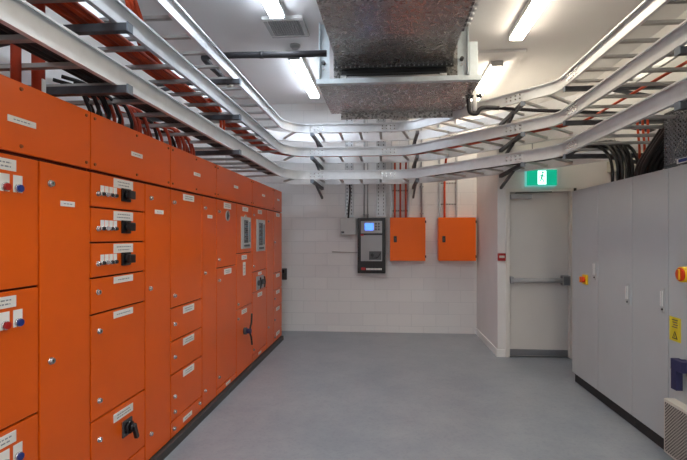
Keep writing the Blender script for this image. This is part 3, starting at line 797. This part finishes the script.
# loose orange cables bending between middle and upper ladders on the left
for k in range(3):
    cable([(-1.75+.03*k, 2.1, 3.83), (-1.74+.03*k, 2.35, 3.55), (-1.66+.02*k, 2.62, 3.25), (-1.64+.03*k, 2.75, 3.0), (-1.68+.03*k, 3.0, z_on(1, .014)+.04), (-1.7+.03*k, 3.5, z_on(1, .014)+.03)], .014, 'orangecable', 'power_cable',
          'orange cable coming down from the ceiling onto the left middle ladder', 'orange cables from the ceiling')
for k in range(2):
    cable([(-1.75+.03*k, 4.0, z_on(1, .012)+.04), (-1.68+.03*k, 4.12, z_on(1, .012)+.08), (-1.62+.03*k, 4.22, 2.75), (-1.65+.03*k, 4.3, 2.6), (-1.7, 4.45, z_on(0, .012)+.07)], .013, 'orangecable', 'power_cable',
          'orange cable looping from the middle ladder to the lowest one', 'orange loops between ladders')
# drops on the back wall
for k, u in enumerate((394.8, 400.2, 405.6)):
    x, _ = ony(u, 200, YW1)
    cable([(x+.02, 7.0, z_on(1, .014)+.03), (x+.0, 7.18, z_on(1, .014)), (x, 7.30, 2.6), (x, 7.33, 2.4), (x, 7.335, B1[3]-.0)], .015, 'orangecable' if k == 0 else 'redcable', 'power_cable',
          ('leftmost', 'middle', 'rightmost')[k]+' of the three orange cables dropping into the left orange wall box', 'three drops to left wall box')
x, _ = ony(444, 200, YW1)
cable([(x-.02, 6.9, z_on(1, .014)), (x, 7.15, z_on(1, .014)), (x, 7.30, 2.6), (x, 7.33, 2.4), (x, 7.335, B2[3])], .018, 'orangecable', 'power_cable', 'single orange cable dropping into the right orange wall box', None)
cable([(JX+.02, 7.0, 2.46), (JX+.03, 7.2, 2.44), (JX+.03, 7.33, 2.3), (JX+.01, 7.34, 2.1), (JX+.0, 7.34, JZ-.0)], .014, 'blackcable', 'power_cable', 'black cable dropping into the small grey junction box', None)

# ------------------------------------------------------------------ duct and suspended unit
def duct():
    g = empty('air_duct', (.05, 3.0, 3.45), 'large spangled galvanised air duct hanging under the ceiling', 'duct')
    m = MB()
    # slightly tapering in plan
    a0, a1, b0, b1 = -.60, .665, -.535, .675
    ya, yb = .2, 4.86
    v = [m.bm.verts.new(p) for p in ((a0, ya, 3.45), (a1, ya, 3.45), (b1, yb, 3.45), (b0, yb, 3.45), (a0, ya, 3.80), (a1, ya, 3.80), (b1, yb, 3.80), (b0, yb, 3.80))]
    for q in ((0, 1, 2, 3), (7, 6, 5, 4), (0, 4, 5, 1), (1, 5, 6, 2), (2, 6, 7, 3), (3, 7, 4, 0)): m.bm.faces.new([v[i] for i in q])
    m._done(v, 'duct_sheet'); m.build('duct_body', g)
    for y in (1.6, 3.05):
        t = (y-ya)/(yb-ya); x0 = a0+(b0-a0)*t; x1 = a1+(b1-a1)*t
        f = MB(); f.box(x0-.03, x0+.0, y-.004, y+.02, 3.45, 3.80, 'galv'); f.box(x1, x1+.03, y-.004, y+.02, 3.45, 3.80, 'galv'); f.build('seam_flange', g, 'joint flange between duct lengths')
    f = MB(); f.box(b0-.035, b1+.035, yb-.03, yb, 3.425, 3.80, 'darkgrey')
    for k in range(26):
        x = b0-.01+k*(b1-b0+.02)/25; f.cyl((x, yb-.032, 3.437), (x, yb-.045, 3.437), .008, 'galv', 6)
    f.build('end_flange', g, 'dark bolted flange')
    s = MB()
    for k in range(9):
        y = 3.35+k*.09; s.cyl((.70, y, 3.50), (.745, y, 3.50), .018, 'galv', 8); s.box(.655, .70, y-.036, y+.036, 3.455, 3.75, 'darkgrey', .006)
    s.build('side_cleat', g, 'row of bolted cleats')
duct()
def ac_unit():
    g = empty('air_handling_unit', (.1, 5.2, 3.2), 'flat suspended metal air unit at the end of the duct, held by pale hangers', 'air unit')
    m = MB(); m.box(-.73, .955, 4.70, 5.80, 3.20, 3.235, 'duct_sheet', .004)
    m.box(-.60, .83, 4.98, 5.75, 3.235, 3.74, 'duct_sheet', .004); m.build('casing', g)
    MB().box(-.60, .85, 5.80, 5.84, 3.13, 3.22, 'duct_sheet', .003).build('rear_lip', g)
    n = MB(); n.box(-.50, .64, 4.86, 4.98, 3.33, 3.72, 'black', .01)
    for k in range(3): n.box(-.50, .64, 4.85, 4.865, 3.36+k*.08, 3.375+k*.08, 'darkgrey', .003)
    n.build('flexible_connector', g, 'dark ribbed connector to the duct')
    h = MB(); h.box(-.745, .965, 4.63, 4.70, 3.196, 3.25, 'hanger', .003); h.build('front_channel', g, 'pale support channel')
    h = MB(); h.cyl((-.44, 4.80, 3.29), (.56, 4.80, 3.29), .035, 'lightgrey', 14); h.cyl((.56, 4.80, 3.29), (.63, 4.80, 3.29), .045, 'white', 14); h.cyl((-.50, 4.80, 3.29), (-.44, 4.80, 3.29), .045, 'white', 14)
    h.build('cross_pipe', g, 'pale pipe across the front')
    for x in (-.655, .775):
        h = MB(); s = -1 if x < 0 else 1
        h.box(x-.05, x+.05, 4.655, 4.665, 3.25, ZC, 'hanger'); h.box(x+s*.045, x+s*.055, 4.60, 4.665, 3.25, ZC, 'hanger')
        h.cyl((x-.01, 4.655, 3.42), (x-.01, 4.625, 3.42), .022, 'darkgrey', 6); h.cyl((x-.01, 4.655, 3.42), (x-.01, 4.61, 3.42), .01, 'darkgrey', 8)
        h.cyl((x-.01, 4.655, 3.36), (x-.01, 4.640, 3.36), .014, 'galv', 8)
        h.build('hanger', g, 'pale galvanised hanger strap')
    MB().box(.845, .93, 4.66, 4.80, 3.25, 3.60, 'hanger', .004).build('control_box', g, 'small pale box beside the hanger')
ac_unit()
# black insulated pipe on the left
g = MB(); pz = 3.42
g.tube([(-.60, 4.40, pz), (-1.0, 4.40, pz), (-1.5, 4.40, pz+.01), (-1.80, 4.40, pz+.01)], .032, 'pipe', 14)
g.tube(smooth([(-1.80, 4.40, pz+.01), (-1.87, 4.43, pz+.01), (-1.88, 4.55, pz), (-1.88, 4.8, pz), (-1.88, 5.15, pz)]), .032, 'pipe', 14)
g.cyl((-1.28, 4.40, pz+.005), (-1.24, 4.40, pz+.005), .036, 'pipe', 14); g.cyl((-1.88, 5.15, pz), (-1.88, 5.22, pz), .045, 'offwhite', 14)
g.build('insulated_pipe', label='black insulated pipe crossing under the ceiling from left ladders to the duct', cat='pipe')
# drain trap on the right
t = MB(); t.tube(smooth([(1.10, 5.30, 3.24), (.965, 5.30, 3.22), (.955, 5.30, 3.14), (.97, 5.30, 3.05), (1.04, 5.30, 3.03), (1.08, 5.30, 3.08), (1.14, 5.30, 3.10), (1.3, 5.30, 3.09)]), .026, 'pipe', 12)
t.tube([(1.3, 5.30, 3.09), (1.7, 5.30, 3.055), (2.3, 5.30, 3.02), (XW1, 5.30, 2.98)], .020, 'pipe', 12)
t.tube([(1.02, 5.30, 3.30), (1.02, 5.30, 3.06)], .030, 'white', 12)
t.build('drain_pipe', label='black drain pipe with a U-shaped trap leaving the right side of the air unit', cat='pipe')

# ------------------------------------------------------------------ ceiling fittings
def batten(x, y0, y1, tubem, lab):
    g = empty('strip_light', (x, (y0+y1)/2, ZC-.09), lab, 'light', 'ceiling strip lights')
    m = MB(); m.box(x-.075, x+.075, y0, y1, ZC-.035, ZC, 'white', .004)
    for s in (-1, 1): m.box(x+s*.0705-.0045, x+s*.0705+.0045, y0, y1, ZC-.060, ZC-.03, 'white')  # side skirts added to hold the diffuser glow off the ceiling
    m.build('base', g)
    d = MB(); d.box(x-.0655, x+.0655, y0+.01, y1-.01, ZC-.095, ZC-.037, tubem, .018); d.build('diffuser', g, 'glowing white diffuser')
    for y in (y0, y1): MB().box(x-.075, x+.075, y-.008, y+.012, ZC-.095, ZC-.0, 'lightgrey', .004).build('end_plate', g)
batten(-1.08, 2.8, 4.31, 'tube_cool', 'cool white strip light ending against the ceiling vent on the left')
batten(-1.12, 5.32, 6.85, 'tube_cool', 'cool white strip light behind the black pipe, left of the air unit')
batten(1.41, 3.5, 5.0, 'tube_warm', 'warm white strip light on the open ceiling right of the duct')
batten(1.38, 5.72, 7.18, 'tube_warm', 'warm white strip light on the ceiling panel right of the air unit')
batten(-1.08, .3, 1.8, 'tube_cool', 'cool white strip light nearest the camera, left of the duct')
batten(1.41, .6, 2.1, 'tube_warm', 'warm white strip light nearest the camera, right of the duct')
batten(-1.08, -2.2, -.7, 'tube_cool', 'added cool white fill light, unseen behind the camera, left of the duct')  # this pair is added out of view for even frontal fill
batten(1.41, -2.0, -.5, 'tube_warm', 'added warm white fill light, unseen behind the camera, right of the duct')
for yy in (-4.4, ):  # further unseen pair, added to raise the fill light
    batten(-1.08, yy, yy+1.5, 'tube_cool', 'added cool white fill light, unseen at the far end behind the camera, left row')
    batten(1.41, yy, yy+1.5, 'tube_warm', 'added warm white fill light, unseen at the far end behind the camera, right row')
batten(.15, -2.2, -.7, 'tube_cool', 'added white fill light, unseen behind the camera, middle row')  # middle row is invented, unseen, adds more fill from behind
batten(.15, -4.4, -2.9, 'tube_cool', 'added white fill light, unseen at the far end behind the camera, middle row')
def vent():
    x0, x1, y0, y1 = -1.27, -.85, 4.43, 4.86
    g = empty('ceiling_vent', ((x0+x1)/2, (y0+y1)/2, ZC-.03), 'square louvred vent on the ceiling, grey slats in a pale frame', 'vent')
    f = MB(); t = .045
    f.box(x0, x1, y0, y0+t, ZC-.035, ZC, 'white', .004); f.box(x0, x1, y1-t, y1, ZC-.035, ZC, 'lightgrey', .004)
    f.box(x0, x0+t, y0+t, y1-t, ZC-.035, ZC, 'lightgrey', .004); f.box(x1-t, x1, y0+t, y1-t, ZC-.035, ZC, 'lightgrey', .004); f.build('frame', g)
    MB().box(x0+t, x1-t, y0+t, y1-t, ZC-.006, ZC, 'black').build('backing', g)
    s = MB(); n = 13
    for k in range(n):
        x = x0+t+(x1-x0-2*t)*(k+.5)/n; s.box(x-.006, x+.006, y0+t, y1-t, ZC-.03, ZC-.008, 'lightgrey')
    for k in range(1, 9):
        y = y0+t+(y1-y0-2*t)*k/9; s.box(x0+t, x1-t, y-.002, y+.002, ZC-.024, ZC-.01, 'midgrey')
    s.build('grille', g, 'grey slats')
vent()
m = MB(); m.cyl((-1.07, 5.13, ZC), (-1.07, 5.13, ZC-.02), .062, 'lightgrey', 24); m.cyl((-1.07, 5.13, ZC-.02), (-1.07, 5.13, ZC-.045), .05, 'midgrey', 24, r2=.038)
m.build('smoke_detector', label='small round detector on the ceiling just beyond the vent', cat='detector')
# trunking on the right wall
MB().box(XW1-.1, XW1, 3.2, BY, 2.42, 2.56, 'offwhite', .004).build('wall_trunking', label='pale trunking along the right wall above the grey cabinets', cat='trunking')

# ------------------------------------------------------------------ exit sign
def exit_sign():
    x0, z1 = ony(526.5, 170.2, BY-.07); x1, z0 = ony(556.5, 185.3, BY-.07); Y0 = BY-.09; Y1 = BY
    g = empty('exit_sign', ((x0+x1)/2, BY, z0), 'lit green exit sign with white running figure above the door', 'sign')
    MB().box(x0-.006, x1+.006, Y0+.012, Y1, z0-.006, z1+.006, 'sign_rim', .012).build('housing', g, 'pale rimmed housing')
    MB().box(x0, x1, Y0, Y0+.012, z0, z1, 'sign_green', .006).build('face', g, 'green lit face')
    xc = (x0+x1)/2; w = (x1-x0)*.14; h = (z1-z0)
    p = MB(); p.box(xc-w, xc+w, Y0-.002, Y0, z0+h*.06, z1-h*.06, 'sign_white'); p.build('doorway_panel', g, 'white doorway panel')
    m = MB(); Y = Y0-.004; c = 'sign_green'
    def P(a, b): return (xc+a*w, Y, z0+h*b)
    m.cyl((P(.15, .82)[0], Y0-.002, P(0, .82)[2]), (P(.15, .82)[0], Y0-.005, P(0, .82)[2]), h*.075, c, 12)
    for a, b, t in ((P(.1, .72), P(-.15, .45), .022), (P(-.15, .45), P(.35, .33), .014), (P(.35, .33), P(.15, .14), .012), (P(-.15, .45), P(-.4, .28), .014), (P(-.4, .28), P(-.8, .26), .011),
                    (P(.05, .68), P(-.5, .62), .010), (P(-.5, .62), P(-.65, .48), .009), (P(.1, .66), P(.5, .55), .010), (P(.5, .55), P(.8, .62), .009)):
        m.bar(a, b, .003, t, c, up=(0, 0, 1))
    m.build('running_figure', g, 'green running figure')
    MB().tube(smooth([((x0+x1)/2, BY-.03, z1), ((x0+x1)/2-.02, BY-.03, z1+.06), ((x0+x1)/2-.09, BY-.02, z1+.14), ((x0+x1)/2-.1, BY-.02, z1+.4)]), .008, 'midgrey', 8).build('feed_cable', g, 'grey cable')
exit_sign()
x, z = ony(501.3, 257, BY)
m = MB(); m.box(x-.05, x+.05, BY-.03, BY, z-.05, z+.05, 'red', .005); m.box(x-.035, x+.035, BY-.034, BY-.03, z-.012, z+.02, 'offwhite', .001)
m.build('call_point', label='small red call point on the wall left of the exit door', cat='call point')

# ------------------------------------------------------------------ camera and render look
cd = bpy.data.cameras.new('camera'); cam = bpy.data.objects.new('camera', cd); COL.objects.link(cam)
cam.location = (0, 0, EYE); cam.rotation_euler = (PI/2, 0, YAW)
cd.sensor_fit = 'HORIZONTAL'; cd.sensor_width = 36; cd.lens = PF/687*36
cd.shift_x = -(PCX-343.5)/687; cd.shift_y = (PHY-230)/687
cd.clip_start = .05
scene.camera = cam
wd = bpy.data.worlds.new('world'); scene.world = wd; wd.use_nodes = True
wd.node_tree.nodes['Background'].inputs[0].default_value = (.5, .55, .6, 1); wd.node_tree.nodes['Background'].inputs[1].default_value = .3
vs = scene.view_settings; vs.view_transform = 'Standard'; vs.look = 'None'; vs.gamma = 1; vs.exposure = 1.35; vs.use_curve_mapping = False
